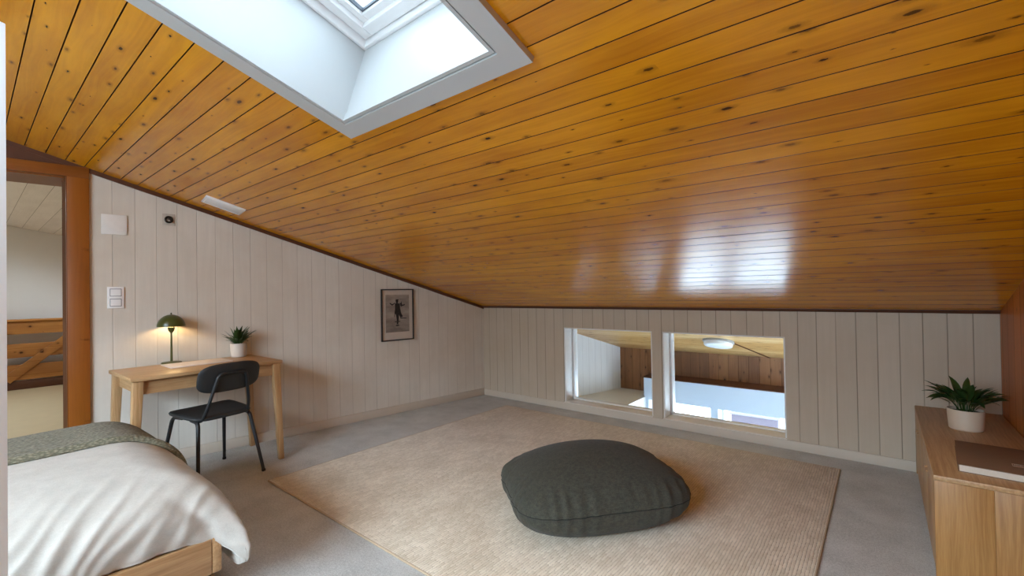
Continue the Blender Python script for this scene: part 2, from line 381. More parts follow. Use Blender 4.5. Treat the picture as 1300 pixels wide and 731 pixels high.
# ---- ceiling boards: local x along the boards, local y up the slope from the low wall
def roof_local(name, v0, v1, xlim, mat, hole=None, seed=3):
    """boards as one mesh, each a strip with chamfered edges and its own slight cup and tilt (local z is up out of the room)"""
    rnd = random.Random(seed); bm = B(); ch = 0.0022; dep = 0.004
    k0 = math.floor((v0 - 0.064) / PIT)
    k = k0
    while 0.064 + k * PIT < v1:
        a = max(v0, 0.064 + k * PIT); b = min(v1, 0.064 + (k + 1) * PIT); k += 1
        if b - a < 0.006: continue
        tilt = rnd.uniform(-1, 1) * 0.00032; lift = rnd.uniform(0, 0.0004)
        x0, x1 = xlim((a + b) / 2)
        spans = [(x0, x1, a, b)]
        if hole:
            hx0, hx1, hv0, hv1 = hole
            if b > hv0 and a < hv1:
                spans = [(x0, hx0, a, b), (hx1, x1, a, b)]
                if a < hv0: spans.append((hx0, hx1, a, hv0))
                if b > hv1: spans.append((hx0, hx1, hv1, b))
        for (p, q, c, d) in spans:
            if d - c < 0.006: continue
            nx = max(2, int((q - p) / 0.5) + 1)
            xs = [p + (q - p) * i / (nx - 1) for i in range(nx)]
            ph = rnd.uniform(0, 100)
            rows = []
            for x in xs:
                w = 0.0004 * noise.noise(Vector((x * 0.8, ph, 0)))
                t = tilt + w * 0.6
                rows.append([bm.verts.new(s) for s in ((x, c, dep + lift), (x, c + ch, lift - t + w), (x, (c + d) / 2, lift + w - 0.00010), (x, d - ch, lift + t + w), (x, d, dep + lift))])
            for i in range(nx - 1):
                for j in range(4): bm.faces.new((rows[i][j], rows[i][j + 1], rows[i + 1][j + 1], rows[i + 1][j]))
    o = link(name, bm, mat)
    # local +y climbs towards -y world
    o.matrix_world = Matrix(((1, 0, 0, 0), (0, -CT, ST, YB), (0, ST, CT, ZB), (0, 0, 0, 1)))
    return o
def yv(v): return YB - v * CT
def vy(y): return (YB - y) / CT
# skylight opening (inner faces) in plan
SX0, SX1, SY0, SY1 = -1.785, -0.926, -0.12, 1.048
V0, V1 = vy(SY1), vy(SY0)
hole = (SX0 - 0.03, SX1 + 0.03, V0 - 0.03, V1 + 0.03)
structure(roof_local('ceiling', 0.0, 7.0, lambda v: (lwx(yv(v)) - 0.15, XR + 0.06), M_ceil, hole))
structure(roof_local('ceiling_eaves', -2.62, -0.26, lambda v: (-3.9, 0.75), M_eave, None, 9))
ROOF_M = Matrix(((1, 0, 0, 0), (0, -CT, ST, YB), (0, ST, CT, ZB), (0, 0, 0, 1)))
bm = B()   # the roof above the boards
for (x0, x1, v0, v1) in ((-5.0, hole[0], -2.7, 7.1), (hole[1], 1.0, -2.7, 7.1), (hole[0], hole[1], -2.7, hole[2]), (hole[0], hole[1], hole[3], 7.1)):
    box(bm, x0, x1, v0, v1, 0.006, 0.34)
o = structure(link('ceiling_deck', bm, M_white)); o.matrix_world = ROOF_M

# ---- skylight: lining, trim ring, window
def ring(bm, x0, x1, v0, v1, w, z0, z1, bev=0.0):
    """rectangular ring with outer edge x0..x1, v0..v1 and width w, in roof coordinates"""
    box(bm, x0, x0 + w, v0, v1, z0, z1, bev); box(bm, x1 - w, x1, v0, v1, z0, z1, bev)
    box(bm, x0 + w, x1 - w, v0, v0 + w, z0, z1, bev); box(bm, x0 + w, x1 - w, v1 - w, v1, z0, z1, bev)
bm = B(); TW = 0.085
ring(bm, SX0 - TW, SX1 + TW + 0.012, V0 - TW - 0.006, V1 + TW, TW - 0.006, -0.022, 0.004)
ring(bm, SX0 - 0.008, SX1 + 0.008, V0 - 0.008, V1 + 0.008, 0.014, -0.016, 0.02)
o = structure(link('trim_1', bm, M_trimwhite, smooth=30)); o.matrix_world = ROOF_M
bm = B(); ring(bm, SX0 - 0.028, SX1 + 0.028, V0 - 0.028, V1 + 0.028, 0.028, 0.0, 0.36)
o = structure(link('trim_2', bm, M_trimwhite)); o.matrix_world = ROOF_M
sky_root = empty('window_3'); sky_root.matrix_world = ROOF_M; structure(sky_root)
bm = B(); ring(bm, SX0 + 0.0, SX1, V0, V1, 0.016, 0.352, 0.47, 0.002); ring(bm, SX0 - 0.03, SX1 + 0.03, V0 - 0.03, V1 + 0.03, 0.034, 0.36, 0.47)
link('window_frame', bm, M_pvc, sky_root, 30)
bm = B(); ring(bm, SX0 + 0.021, SX1 - 0.021, V0 + 0.021, V1 - 0.021, 0.05, 0.385, 0.47, 0.004)
ring(bm, SX0 + 0.066, SX1 - 0.066, V0 + 0.066, V1 - 0.066, 0.035, 0.41, 0.47, 0.004)
sash = link('sash', bm, M_pvc, sky_root, 30)
bm = B(); ring(bm, SX0 + 0.100, SX1 - 0.100, V0 + 0.100, V1 - 0.100, 0.007, 0.425, 0.442)
ring(bm, SX0 + 0.124, SX1 - 0.124, V0 + 0.124, V1 - 0.124, 0.006, 0.452, 0.462)
link('gasket', bm, M_rubber, sash)
bm = B(); box(bm, SX0 + 0.09, SX1 - 0.09, V0 + 0.09, V1 - 0.09, 0.443, 0.450); link('glass_pane', bm, M_glass, sash)

bm = B(); box(bm, -3.2, 0.4, vy(-0.75), vy(-0.55), 0.34, 1.5); o = structure(link('low_sky_blocker', bm, M_white)); o.matrix_world = ROOF_M  # unseen block added on the roof, keeps the southern band off the skylight shaft

# ---- left wall (askew), local: y along the wall, x out of the room is negative
LW_M = Matrix.Translation((WX0, 0, 0)) @ Matrix.Rotation(WANG, 4, 'Z')
DU0, DU1, DZ = -0.46, 0.458, 2.105
def lroof(u, d=0.0): return roof(u * WD.y) + d
bm = B(); TK = 0.34
def wallpoly(pts): prism(bm, pts, 0, -TK, 0)
UB = 4.36
wallpoly([(DU1, 0), (UB, 0), (UB, lroof(UB, .05)), (DU1, lroof(DU1, .05))])
wallpoly([(-2.7, 0), (DU0, 0), (DU0, lroof(DU0, .05)), (-2.7, lroof(-2.7, .05))])
wallpoly([(DU0, DZ), (DU1, DZ), (DU1, lroof(DU1, .05)), (DU0, lroof(DU0, .05))])
o = structure(link('wall_left', bm, M_lw)); o.matrix_world = LW_M

# door frame in the left wall
dr = empty('door_1'); dr.matrix_world = LW_M; structure(dr)
bm = B()
box(bm, -0.02, 0.022, DU1 - 0.012, DU1 + 0.105, 0, 2.165, 0.004); link('frame_post', bm, M_doorwood, dr, 30)
bm = B(); box(bm, -0.02, 0.022, DU0 - 0.105, DU0 + 0.012, 0, 2.165, 0.004); link('frame_post', bm, M_doorwood, dr, 30)
M_doorhead = pine('door_head_wood', 1, 2, 0.9, 1.7, (156, 94, 36), (124, 68, 20), (80, 38, 12), (110, 60, 20), rough=0.35, knots=0.25)
bm = B(); box(bm, -0.02, 0.026, DU0 - 0.105, DU1 + 0.105, DZ - 0.012, 2.168, 0.004); link('frame_head', bm, M_doorhead, dr, 30)
M_jamb = pine('door_lining_wood', 2, 0, 0.5, -0.45, (120, 78, 42), (92, 56, 28), (60, 30, 12), (70, 40, 20), rough=0.45, knots=0.2)
bm = B(); box(bm, -TK - 0.01, -0.005, DU1 - 0.022, DU1, 0, DZ); box(bm, -TK - 0.01, -0.005, DU0, DU0 + 0.022, 0, DZ)
box(bm, -0.16, -0.13, DU1 - 0.036, DU1 - 0.02, 0, DZ - 0.02)
link('frame_lining', bm, M_jamb, dr)
bm = B(); box(bm, -TK - 0.01, -0.005, DU0, DU1, DZ - 0.022, DZ); link('head_lining', bm, M_doorhead, dr)
bm = B(); prism(bm, [(DU0 - 0.1, 2.166), (DU1 + 0.03, 2.166), (DU0 - 0.1, lroof(DU0 - 0.1))], 0, -0.01, 0.012)
o = structure(link('trim_3', bm, M_darktrim)); o.matrix_world = LW_M

# coving strips and baseboards
bm = B(); UL = 4.105
prism(bm, [(-2.6, lroof(-2.6) - 0.03), (UL, lroof(UL) - 0.03), (UL, lroof(UL) + 0.01), (-2.6, lroof(-2.6) + 0.01)], 0, 0.0, 0.016)
o = structure(link('trim_4', bm, M_darktrim)); o.matrix_world = LW_M
bm = B(); prism(bm, [(YB, ZB + 0.01), (YB - 0.034, roof(YB - 0.034) + 0.01), (YB - 0.034, roof(YB - 0.034) - 0.003), (YB - 0.012, ZB - 0.014), (YB, ZB - 0.014)], 0, -3.83, XR)
structure(link('trim_5', bm, M_darktrim))
bm = B(); box(bm, 0, 0.014, DU1 + 0.105, UL, 0, 0.082, 0.003); o = structure(link('baseboard_left', bm, M_base, smooth=30)); o.matrix_world = LW_M
bm = B(); box(bm, -3.82, XR, YB - 0.014, YB, 0, 0.07, 0.003); structure(link('baseboard_back', bm, M_base, smooth=30))

# ---- low back wall with two openings
HZ0, HZ1 = 0.075, 0.868
H1 = (-2.64, -1.668); H2 = (-1.57, -0.595); YT = YB + 0.245
bm = B(); top = ZB + 0.05
def bw(x0, x1, z0, z1): box(bm, x0, x1, YB, YT, z0, z1)
bw(-4.2, H1[0], -0.2, 1.0); bw(H1[1], H2[0], -0.2, 1.0); bw(H2[1], 0.7, -0.2, 1.0)
bw(H1[0], H1[1], -0.2, HZ0); bw(H2[0], H2[1], -0.2, HZ0); bw(H1[0], H1[1], HZ1, 1.0); bw(H2[0], H2[1], HZ1, 1.0)
prism(bm, [(YB, 1.0), (YT, 1.0), (YT, roof(YT) + 0.02), (YB, ZB + 0.02)], 0, -4.2, 0.7)
structure(link('wall_back', bm, M_bw))
M_sill = plain('window_sill_paint', (214, 204, 192), 0.4, 0.04, 9)
for n_, (x0, x1) in enumerate((H1, H2)):
    w = empty('window_%d' % (n_ + 1), ((x0 + x1) / 2, YB, HZ0)); structure(w); hw = (x1 - x0) / 2; hh = HZ1 - HZ0
    bm = B(); box(bm, -hw, -hw + 0.012, 0.004, 0.142, 0, hh, 0.002); box(bm, hw - 0.012, hw, 0.004, 0.142, 0, hh, 0.002); box(bm, -hw, hw, 0.004, 0.142, hh - 0.012, hh, 0.002)
    link('window_lining', bm, M_white, w, 30)
    bm = B(); box(bm, -hw, hw, -0.012, 0.15, -0.005, 0.006, 0.003); link('window_sill', bm, M_sill, w, 30)
    bm = B()
    box(bm, -hw, -hw + 0.028, 0.16, 0.23, 0, hh, 0.003); box(bm, hw - 0.02, hw, 0.16, 0.23, 0, hh, 0.003)
    box(bm, -hw, hw, 0.16, 0.23, hh - 0.02, hh, 0.003); box(bm, -hw, hw, 0.16, 0.23, 0, 0.012, 0.003)
    f = link('window_frame', bm, M_pvc, w, 30)
    bm = B(); box(bm, -hw + 0.01, hw - 0.01, 0.192, 0.198, 0.005, hh - 0.01); link('glass_pane', bm, M_glass, f)

# ---- right and rear wall
bm = B(); prism(bm, [(-2.7, -0.1), (YB + 0.2, -0.1), (YB + 0.2, roof(YB + 0.2) + 0.02), (-2.7, roof(-2.7) + 0.02)], 0, XR, XR + 0.12)
structure(link('wall_right', bm, M_rightwall))
RW = (-2.9, 0.1, 0.9, 2.75)  # rear window added behind the camera to let fill light in
bm = B(); box(bm, -5.1, RW[0], -2.7, -2.55, -0.1, 3.3); box(bm, RW[1], XR + 0.1, -2.7, -2.55, -0.1, 3.3)
box(bm, RW[0], RW[1], -2.7, -2.55, -0.1, RW[2]); box(bm, RW[0], RW[1], -2.7, -2.55, RW[3], 3.3); structure(link('wall_rear', bm, M_white))
w = empty('window_6', ((RW[0] + RW[1]) / 2, -2.66, RW[2])); structure(w); hw = (RW[1] - RW[0]) / 2; hh = RW[3] - RW[2]
bm = B()
for q in ((-hw, -hw + 0.06, 0, hh), (hw - 0.06, hw, 0, hh), (-hw, hw, hh - 0.06, hh), (-hw, hw, 0, 0.06), (-0.04, 0.04, 0, hh)): box(bm, q[0], q[1], 0, 0.06, q[2], q[3], 0.004)
f = link('window_frame', bm, M_pvc, w, 30)
bm = B(); box(bm, -hw + 0.05, hw - 0.05, 0.027, 0.033, 0.05, hh - 0.05); link('glass_pane', bm, M_glass, f)

# ---- space under the eaves behind the low wall
FZ = -0.212; WFY = 5.95
bm = B(); box(bm, -3.95, -2.545, YT, 6.5, FZ - 0.2, FZ); structure(link('floor_landing', bm, plain('pale_landing_floor', (216, 214, 208), 0.5, 0.05, 10)))
# side wall through (-3.30,5.42) and (-3.075,6.28)
a = Vector((-3.30, 5.42, 0)); d = (Vector((-3.075, 6.28, 0)) - a).normalized()
bm = B(); p0 = a - d * 1.25; p1 = a + d * 1.05; nn = Vector((-d.y, d.x, 0)) * 0.15
hexa(bm, [p0 + Vector((0, 0, FZ)), p1 + Vector((0, 0, FZ)), p1 + nn + Vector((0, 0, FZ)), p0 + nn + Vector((0, 0, FZ))],
     [p0 + Vector((0, 0, roof(p0.y) + .02)), p1 + Vector((0, 0, roof(p1.y) + .02)), p1 + nn + Vector((0, 0, roof(p1.y + nn.y) + .02)), p0 + nn + Vector((0, 0, roof(p0.y + nn.y) + .02))])
M_sidewhite = boards_paint('white_boards_side', 1, 0.12, 0.0, (226, 228, 230), (176, 178, 182))
structure(link('wall_side', bm, M_sidewhite))
bm = B(); box(bm, -3.95, 0.75, 6.285, 6.42, -0.25, 0.42); structure(link('wall_eaves', bm, M_pinewall))
# white wall of the stairwell with two windows near its foot
W1 = (-2.50, -1.697, -2.34, -0.243); W2 = (-1.607, 0.35, -2.34, -0.243)
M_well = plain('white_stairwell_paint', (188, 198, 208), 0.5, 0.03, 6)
bm = B()
def ww(x0, x1, z0, z1): box(bm, x0, x1, WFY, WFY + 0.30, z0, z1)
ww(-2.565, W1[0], -2.4, 0.05); ww(W1[1], W2[0], -2.4, 0.05); ww(W2[1], 0.75, -2.4, 0.05)
for w in (W1, W2): ww(w[0], w[1], w[3], 0.05); ww(w[0], w[1], -2.4, w[2])
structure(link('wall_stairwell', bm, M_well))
bm = B(); box(bm, -2.58, 0.75, WFY - 0.012, 6.29, 0.05, 0.062, 0.002); structure(link('trim_6', bm, M_darktrim))
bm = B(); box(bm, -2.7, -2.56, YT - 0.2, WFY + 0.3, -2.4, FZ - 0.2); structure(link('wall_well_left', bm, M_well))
WR = (4.75, 5.9, -1.6, 0.28)  # window added in the side wall to throw light under the eaves
bm = B(); box(bm, 0.72, 0.85, YB + 0.1, WR[0], -2.4, 1.1); box(bm, 0.72, 0.85, WR[1], 6.5, -2.4, 1.1); box(bm, 0.72, 0.85, WR[0], WR[1], -2.4, WR[2]); box(bm, 0.72, 0.85, WR[0], WR[1], WR[3], 1.1); structure(link('wall_well_right', bm, M_white))
w = empty('window_7', (0.76, (WR[0] + WR[1]) / 2, WR[2])); structure(w); hw = (WR[1] - WR[0]) / 2; hh = WR[3] - WR[2]
bm = B()
for q in ((-hw, -hw + 0.05, 0, hh), (hw - 0.05, hw, 0, hh), (-hw, hw, hh - 0.05, hh), (-hw, hw, 0, 0.05)): box(bm, 0, 0.06, q[0], q[1], q[2], q[3], 0.004)
f = link('window_frame', bm, M_pvc, w, 30)
bm = B(); box(bm, 0.027, 0.033, -hw + 0.04, hw - 0.04, 0.04, hh - 0.04); link('glass_pane', bm, M_glass, f)
bm = B(); box(bm, -2.7, 0.8, YB + 0.05, YT, -2.4, -0.2); structure(link('wall_well_near', bm, M_well))
bm = B(); box(bm, -2.7, 0.85, YB, 6.3, -2.5, -2.4); structure(link('floor_well', bm, plain('pale_lower_floor', (190, 184, 174), 0.6)))
for n_, (x0, x1, z0, z1) in enumerate((W1, W2)):
    w = empty('window_%d' % (n_ + 4), ((x0 + x1) / 2, WFY + 0.2, z0)); structure(w); hw = (x1 - x0) / 2; hh = z1 - z0
    bm = B()
    for q in ((-hw, -hw + 0.02, 0, hh), (hw - 0.02, hw, 0, hh), (-hw, hw, hh - 0.02, hh), (-hw, hw, 0, 0.03)): box(bm, q[0], q[1], 0, 0.06, q[2], q[3], 0.004)
    f = link('window_frame', bm, M_pvc, w, 30)
    bm = B(); box(bm, -hw + 0.015, hw - 0.015, 0.027, 0.033, 0.015, hh - 0.015); link('glass_pane', bm, M_glass, f)
# outside, seen through the stairwell windows
bm = B(); box(bm, -30, 30, 6.6, 60, -3.1, -3.0); structure(link('ground', bm, plain('white_gravel', (238, 238, 238), 0.8)))
hs = empty('garden_wall', (-3.05, 15.0, -3.0)); tag(hs, 'low mauve grey wall outside beyond the lower window', 'wall')
bm = B(); box(bm, -0.62, 0.62, 0, 0.25, 0, 0.40, 0.01); link('wall_body', bm, plain('mauve_render', (62, 54, 60), 0.9), hs)
bm = B(); box(bm, -0.66, 0.66, -0.03, 0.28, 0.40, 0.45, 0.01); link('coping', bm, plain('coping_stone', (84, 78, 84), 0.8), hs)

# ---- hall behind the door
def hroof(y): return 2.394 - 0.178 * y
M_hallceil = pine('whitewashed_hall_ceiling', 0, 1, 0.16, 0.05, (232, 220, 210), (214, 200, 188), (180, 165, 148), (150, 136, 120), rough=0.5, knots=0.2)
HX0 = -9.62
SKH = (-8.1, -6.3, -0.2, 1.2)  # opening added in the ceiling, out of view, to light the hall
bm = B()
for (x0, x1, y0, y1) in ((HX0, SKH[0], -2.5, 2.6), (SKH[1], -4.2, -2.5, 2.6), (SKH[0], SKH[1], -2.5, SKH[2] - 1.6), (SKH[0], SKH[1], SKH[3] - 1.6, 2.6)):
    hexa(bm, [(x0, y0, hroof(y0)), (x1, y0, hroof(y0)), (x1, y1, hroof(y1)), (x0, y1, hroof(y1))], [(x0, y0, hroof(y0) + .1), (x1, y0, hroof(y0) + .1), (x1, y1, hroof(y1) + .1), (x0, y1, hroof(y1) + .1)])
structure(link('ceiling_hall', bm, M_hallceil))
M_hallwall = plain('pale_grey_plaster', (214, 207, 200), 0.8, 0.05, 3)
bm = B(); box(bm, HX0 - 0.1, HX0, -2.6, 2.7, -0.1, 3.0); structure(link('wall_hall_far', bm, M_hallwall))
bm = B(); box(bm, HX0, -4.3, 2.6, 2.7, -0.1, 2.4); structure(link('wall_hall_right', bm, M_hallwall))
bm = B(); box(bm, HX0, -4.3, -2.6, -2.5, -0.1, 3.0); structure(link('wall_hall_left', bm, M_hallwall))
bm = B(); box(bm, HX0 - 0.1, -4.95, -2.6, 2.7, -0.2, 0.0); structure(link('floor_hall', bm, plain('beige_hall_floor', (214, 194, 158), 0.55, 0.06, 6)))
# railing at the end of the hall
rl = empty('stair_railing', (-9.4, 0.65, 0)); tag(rl, 'wooden board railing with diagonal brace seen through the doorway', 'railing')
M_rail = pine('railing_pine', 1, 2, 0.19, 0.765, (190, 128, 62), (150, 92, 38), (70, 36, 14), (110, 66, 28), rough=0.4, knots=0.8)
for (z0, z1) in ((0.775, 0.965), (0.445, 0.640), (0.13, 0.345)):
    bm = B(); box(bm, -0.015, 0.02, -1.3, 1.6, z0, z1, 0.004); link('board', bm, M_rail, rl, 30)
bm = B(); box(bm, -0.03, 0.06, -1.3, 1.6, 0.955, 0.985, 0.005); link('handrail', bm, M_rail, rl, 30)
bm = B(); box(bm, -0.01, 0.03, -1.3, 1.6, 0.0, 0.12, 0.004); link('bottom_rail', bm, M_darktrim, rl, 30)
for py in (-1.25, 1.5):
    bm = B(); box(bm, -0.06, -0.015, py, py + 0.09, 0, 0.96, 0.004); link('post', bm, M_rail, rl, 30)
bm = B(); dv = Vector((0, 0.62, 0.56)); L = dv.length; q = Matrix.Translation((0.03, -0.29, 0.14)) @ Matrix.Rotation(math.atan2(dv.z, dv.y), 4, 'X')
box(bm, -0.008, 0.018, 0, L, -0.055, 0.055, 0.004, M=q); link('brace', bm, M_rail, rl, 30)

# ============================================================ THINGS
# ---- rug
RX0, RX1, RY0, RY1 = -3.22, -0.247, 1.30, 3.785
rg = empty('rug', ((RX0 + RX1) / 2, (RY0 + RY1) / 2, 0)); tag(rg, 'large beige woven wool rug lying on the grey floor under the floor cushion', 'rug')
hx, hy = (RX1 - RX0) / 2, (RY1 - RY0) / 2
bm = B(); box(bm, -hx, hx, -hy, hy, 0.0005, 0.012, 0.004); link('pile', bm, M_rug, rg, 40)
bm = B()
for s in (-1, 1):
    tube(bm, [(-hx - 0.002, s * hy, 0.0065), (hx + 0.002, s * hy, 0.0065)], 0.006, 8); tube(bm, [(s * hx, -hy, 0.0065), (s * hx, hy, 0.0065)], 0.006, 8)
link('bound_edge', bm, plain('rug_edge_yarn', (176, 156, 130), 0.95, 0.25, 220, bump=0.8), rg, 60)

# ---- floor cushion
def pouf():
    o0 = empty('floor_cushion', (-1.290, 2.238, 0.012), math.radians(51.0)); tag(o0, 'big dark green square floor cushion plumped up in the middle of the rug', 'floor cushion')
    HA, HB = 0.474, 0.366; zs = 0.160; topz = 0.372
    def outline(t, r=1.0):
        c, s = math.cos(t), math.sin(t); p = 2 / (2.0 + 1.5 * r ** 2.5)
        x = HA * math.copysign(abs(c) ** p, c); y = HB * math.copysign(abs(s) ** p, s); q = abs(c * s) * 2
        k = 0.06 * r ** 6
        return x * (1 + k * q), y * (1 + k * q)
    def gather(x, y):
        # gathers run square to the seam: they vary only along each side
        n = 0.0
        for a, c, sd in ((x / HA, y, 1.0), (y / HB, x, 5.0)):
            w = 0.55 * math.sin(c * 95 + 3.0 * noise.noise(Vector((c * 7, sd, a > 0)))) + 0.9 * noise.noise(Vector((c * 17, sd + (a > 0), 0)))
            n += smooth(0.45, 0.9, abs(a)) * w
        return n * (1 - 0.75 * smooth(0.5, 0.95, min(abs(x / HA), abs(y / HB))))
    nt = 260
    def top(i, j):
        r = 1 - (1 - j) ** 1.7; x, y = outline(2 * PI * i, r)
        prof = (1 - r ** 2.0) ** 0.54
        g = gather(x * r, y * r) * math.exp(-((r - 0.95) / 0.10) ** 2) * 0.015
        dent = 0.004 * math.exp(-((r - 1.0) / 0.018) ** 2)
        k = r + g - dent * 1.5
        z = zs + (topz - zs) * prof + g * 0.4 + 0.005 * noise.noise(Vector((x * r * 5, y * r * 5, 0.7))) * (1 - r)
        return (x * k, y * k, z)
    def bot(i, j):
        r = 1 - (1 - j) ** 1.7; x, y = outline(2 * PI * i, r)
        prof = (1 - r ** 4.0) ** 0.5
        g = gather(x * r, y * r) * math.exp(-((r - 0.95) / 0.08) ** 2) * 0.015
        dent = 0.004 * math.exp(-((r - 1.0) / 0.018) ** 2)
        return (x * (r + g - dent * 1.5), y * (r + g - dent * 1.5), max(0.001, zs - zs * prof * 1.10))
    bm = B(); grid(bm, top, nt, 44, True); grid(bm, bot, nt, 40, True); bmesh.ops.remove_doubles(bm, verts=bm.verts[:], dist=0.0004)
    link('cushion_body', bm, M_pouf, o0, 180)
    bm = B(); pts = []
    for k in range(nt):
        x, y = outline(2 * PI * k / nt); g = gather(x, y) * 0.015 * 0.75
        pts.append((x * (0.994 + g), y * (0.994 + g), zs))
    pts.append(pts[0]); tube(bm, pts, 0.0024, 6, caps=False); link('seam', bm, cloth('dark_seam', (24, 26, 22), (38, 40, 35), 300, sheen=0.0), o0, 180)
pouf()

# ---- desk
DK = empty('desk', (-3.568, 1.10, 0), math.radians(1.5)); tag(DK, 'light oak writing desk with tapered splayed legs against the whitewashed wall', 'desk')
DHY, DDX, DT = 0.457, 0.574, 0.76
bm = B(); box(bm, -DDX, 0, -DHY, DHY, DT - 0.024, DT, 0.004); link('desktop', bm, M_oak_y, DK, 30)
bm = B(); box(bm, -0.052, -0.034, -DHY + 0.06, DHY - 0.06, DT - 0.112, DT - 0.024); link('front_apron', bm, M_oak_y, DK)
bm = B(); box(bm, -DDX + 0.03, -DDX + 0.048, -DHY + 0.06, DHY - 0.06, DT - 0.112, DT - 0.024); link('rear_apron', bm, M_oak_y, DK)
for s in (-1, 1):
    bm = B(); y0 = s * (DHY - 0.045); box(bm, -DDX + 0.06, -0.06, min(y0, y0 - s * 0.018), max(y0, y0 - s * 0.018), DT - 0.112, DT - 0.024); link('side_apron', bm, M_oak_x, DK)
def taper_leg(bm, top, bot, wt, wb, h):
    def sq(c, w, z): return [(c[0] - w, c[1] - w, z), (c[0] + w, c[1] - w, z), (c[0] + w, c[1] + w, z), (c[0] - w, c[1] + w, z)]
    t = bmesh.new(); hexa(t, sq(bot, wb, 0), sq(top, wt, h)); bmesh.ops.recalc_face_normals(t, faces=t.faces[:]); bmesh.ops.bevel(t, geom=t.edges[:], offset=0.004, segments=2, affect='EDGES', profile=0.5); merge(bm, t)
for sx, sy in ((0, -1), (0, 1), (1, -1), (1, 1)):
    tx = -0.036 if sx == 0 else -DDX + 0.04; ty = sy * (DHY - 0.04)
    bx = tx + (0.012 if sx == 0 else -0.0); by = ty + sy * 0.03
    bm = B(); taper_leg(bm, (tx, ty), (bx, by), 0.027, 0.018, DT - 0.024); link('leg', bm, M_oak_z, DK, 30)

# ---- things on the desk
LP = empty('desk_lamp', (-4.128, 0.985, DT)); tag(LP, 'olive green dome desk lamp switched on at the left end of the desk', 'lamp')
bm = B(); lathe(bm, [(0, 0), (0.061, 0), (0.064, 0.003), (0.064, 0.009), (0.060, 0.012), (0.012, 0.016), (0, 0.016)]); link('lamp_base', bm, M_green, LP, 35)
bm = B(); tube(bm, [(0, 0, 0.012), (0, 0, 0.13), (0, 0, 0.238)], [0.0085, 0.0068, 0.0058], 14); link('lamp_stem', bm, M_green, LP, 60)
bm = B(); lathe(bm, [(0, 0.228), (0.007, 0.228), (0.018, 0.245), (0.022, 0.262), (0.022, 0.270), (0.010, 0.276), (0.010, 0.297), (0, 0.297)], seg=24); link('lamp_holder', bm, M_green, LP, 40)
bm = B(); prof = []
for k in range(13):
    t = k / 12 * PI / 2; prof.append((0.088 * math.cos(t) if k < 12 else 0.004, 0.278 + 0.088 * math.sin(t)))
inner = [(max(0.0, r - 0.003) if i < 12 else 0.0, z - 0.003) for i, (r, z) in enumerate(prof)]
inner[0] = (0.085, 0.278)
lathe(bm, [(0, prof[-1][1])] + prof[::-1] + inner)
shade = link('lamp_shade', bm, M_green, LP, 50)
bm = B(); lathe(bm, [(0, 0.364), (0.004, 0.364), (0.004, 0.370), (0.006, 0.374), (0.004, 0.379), (0, 0.380)], seg=16); link('finial', bm, M_green, shade, 50)
M_bulb = emit('warm_bulb', (1.0, 0.66, 0.32), 190.0)
bm = B(); lathe(bm, [(0, 0.296), (0.010, 0.297), (0.016, 0.304), (0.018, 0.316), (0.015, 0.328), (0.008, 0.336), (0, 0.338)], seg=24); link('bulb', bm, M_bulb, LP, 60)

def leaf(bm, base, az, el, length, width, droop, fold=0.25, n=9, stem=0.0, twist=0.0):
    """one blade: rises at elevation el towards azimuth az and bends down by droop radians along its length"""
    p = Vector(base); h = Vector((math.cos(az), math.sin(az), 0)); side = Vector((-math.sin(az), math.cos(az), 0))
    side = (side * math.cos(twist) + Vector((0, 0, 1)) * math.sin(twist)).normalized()
    rows = []; step = length / (n - 1)
    for i in range(n):
        t = i / (n - 1); e = el - droop * t ** 1.3
        d = h * math.cos(e) + Vector((0, 0, 1)) * math.sin(e); up = side.cross(d).normalized()
        if up.z < 0: up = -up
        q = max(0.0, (t - stem) / (1 - stem)) if stem < 1 else 0
        w = width * (math.sin(PI * min(1, q ** 0.72)) ** 0.9) if t > stem else 0.0
        w = max(w, 0.0016 if i < n - 1 else 0.0003)
        rows.append((bm.verts.new(p - side * w + up * w * fold), bm.verts.new(p), bm.verts.new(p + side * w + up * w * fold)))
        p = p + d * step
    for i in range(n - 1):
        for j in range(2): bm.faces.new((rows[i][j], rows[i][j + 1], rows[i + 1][j + 1], rows[i + 1][j]))

def pot(parent, r_top, r_bot, h, mat):
    bm = B(); lathe(bm, [(0, 0), (r_bot - 0.006, 0), (r_bot, 0.006), (r_top, h - 0.004), (r_top - 0.002, h), (r_top - 0.006, h), (r_top - 0.008, h - 0.02), (0, h - 0.022)], seg=48)
    link('pot', bm, mat, parent, 40)
    bm = B(); grid(bm, lambda i, j: ((r_top - 0.009) * j * math.cos(2 * PI * i), (r_top - 0.009) * j * math.sin(2 * PI * i), h - 0.016 + 0.004 * noise.noise(Vector((j * 6 * math.cos(2 * PI * i), j * 6 * math.sin(2 * PI * i), 1)))), 24, 6, True)
    bmesh.ops.remove_doubles(bm, verts=bm.verts[:], dist=1e-5); link('soil', bm, M_soil, parent)

PL = empty('potted_plant', (-4.085, 1.425, DT)); tag(PL, 'small leafy green plant in a pale pot on the desk', 'plant')
pot(PL, 0.060, 0.055, 0.112, M_potgrey)
rn = random.Random(5); bm = B()
for k in range(44):
    az = k * 2.399 + rn.uniform(-.3, .3); ring_ = k / 44
    el = 1.50 - 0.85 * ring_ ** 0.9 + rn.uniform(-.12, .12)
    L = rn.uniform(0.13, 0.19) * (0.85 if math.cos(az) < -0.2 else 1.0)
    leaf(bm, (0.018 * math.cos(az), 0.018 * math.sin(az), 0.095), az, el, L * (0.72 if math.cos(az) < -0.5 else 1), rn.uniform(0.010, 0.015), rn.uniform(0.3, 1.1), 0.35, 8, 0.18, rn.uniform(-.3, .3))
for v in bm.verts:
    if v.co.x < -0.06: v.co.x = -0.06 + (v.co.x + 0.06) * 0.15      # leaves brush along the wall
link('foliage', bm, M_leaf, PL, 60)

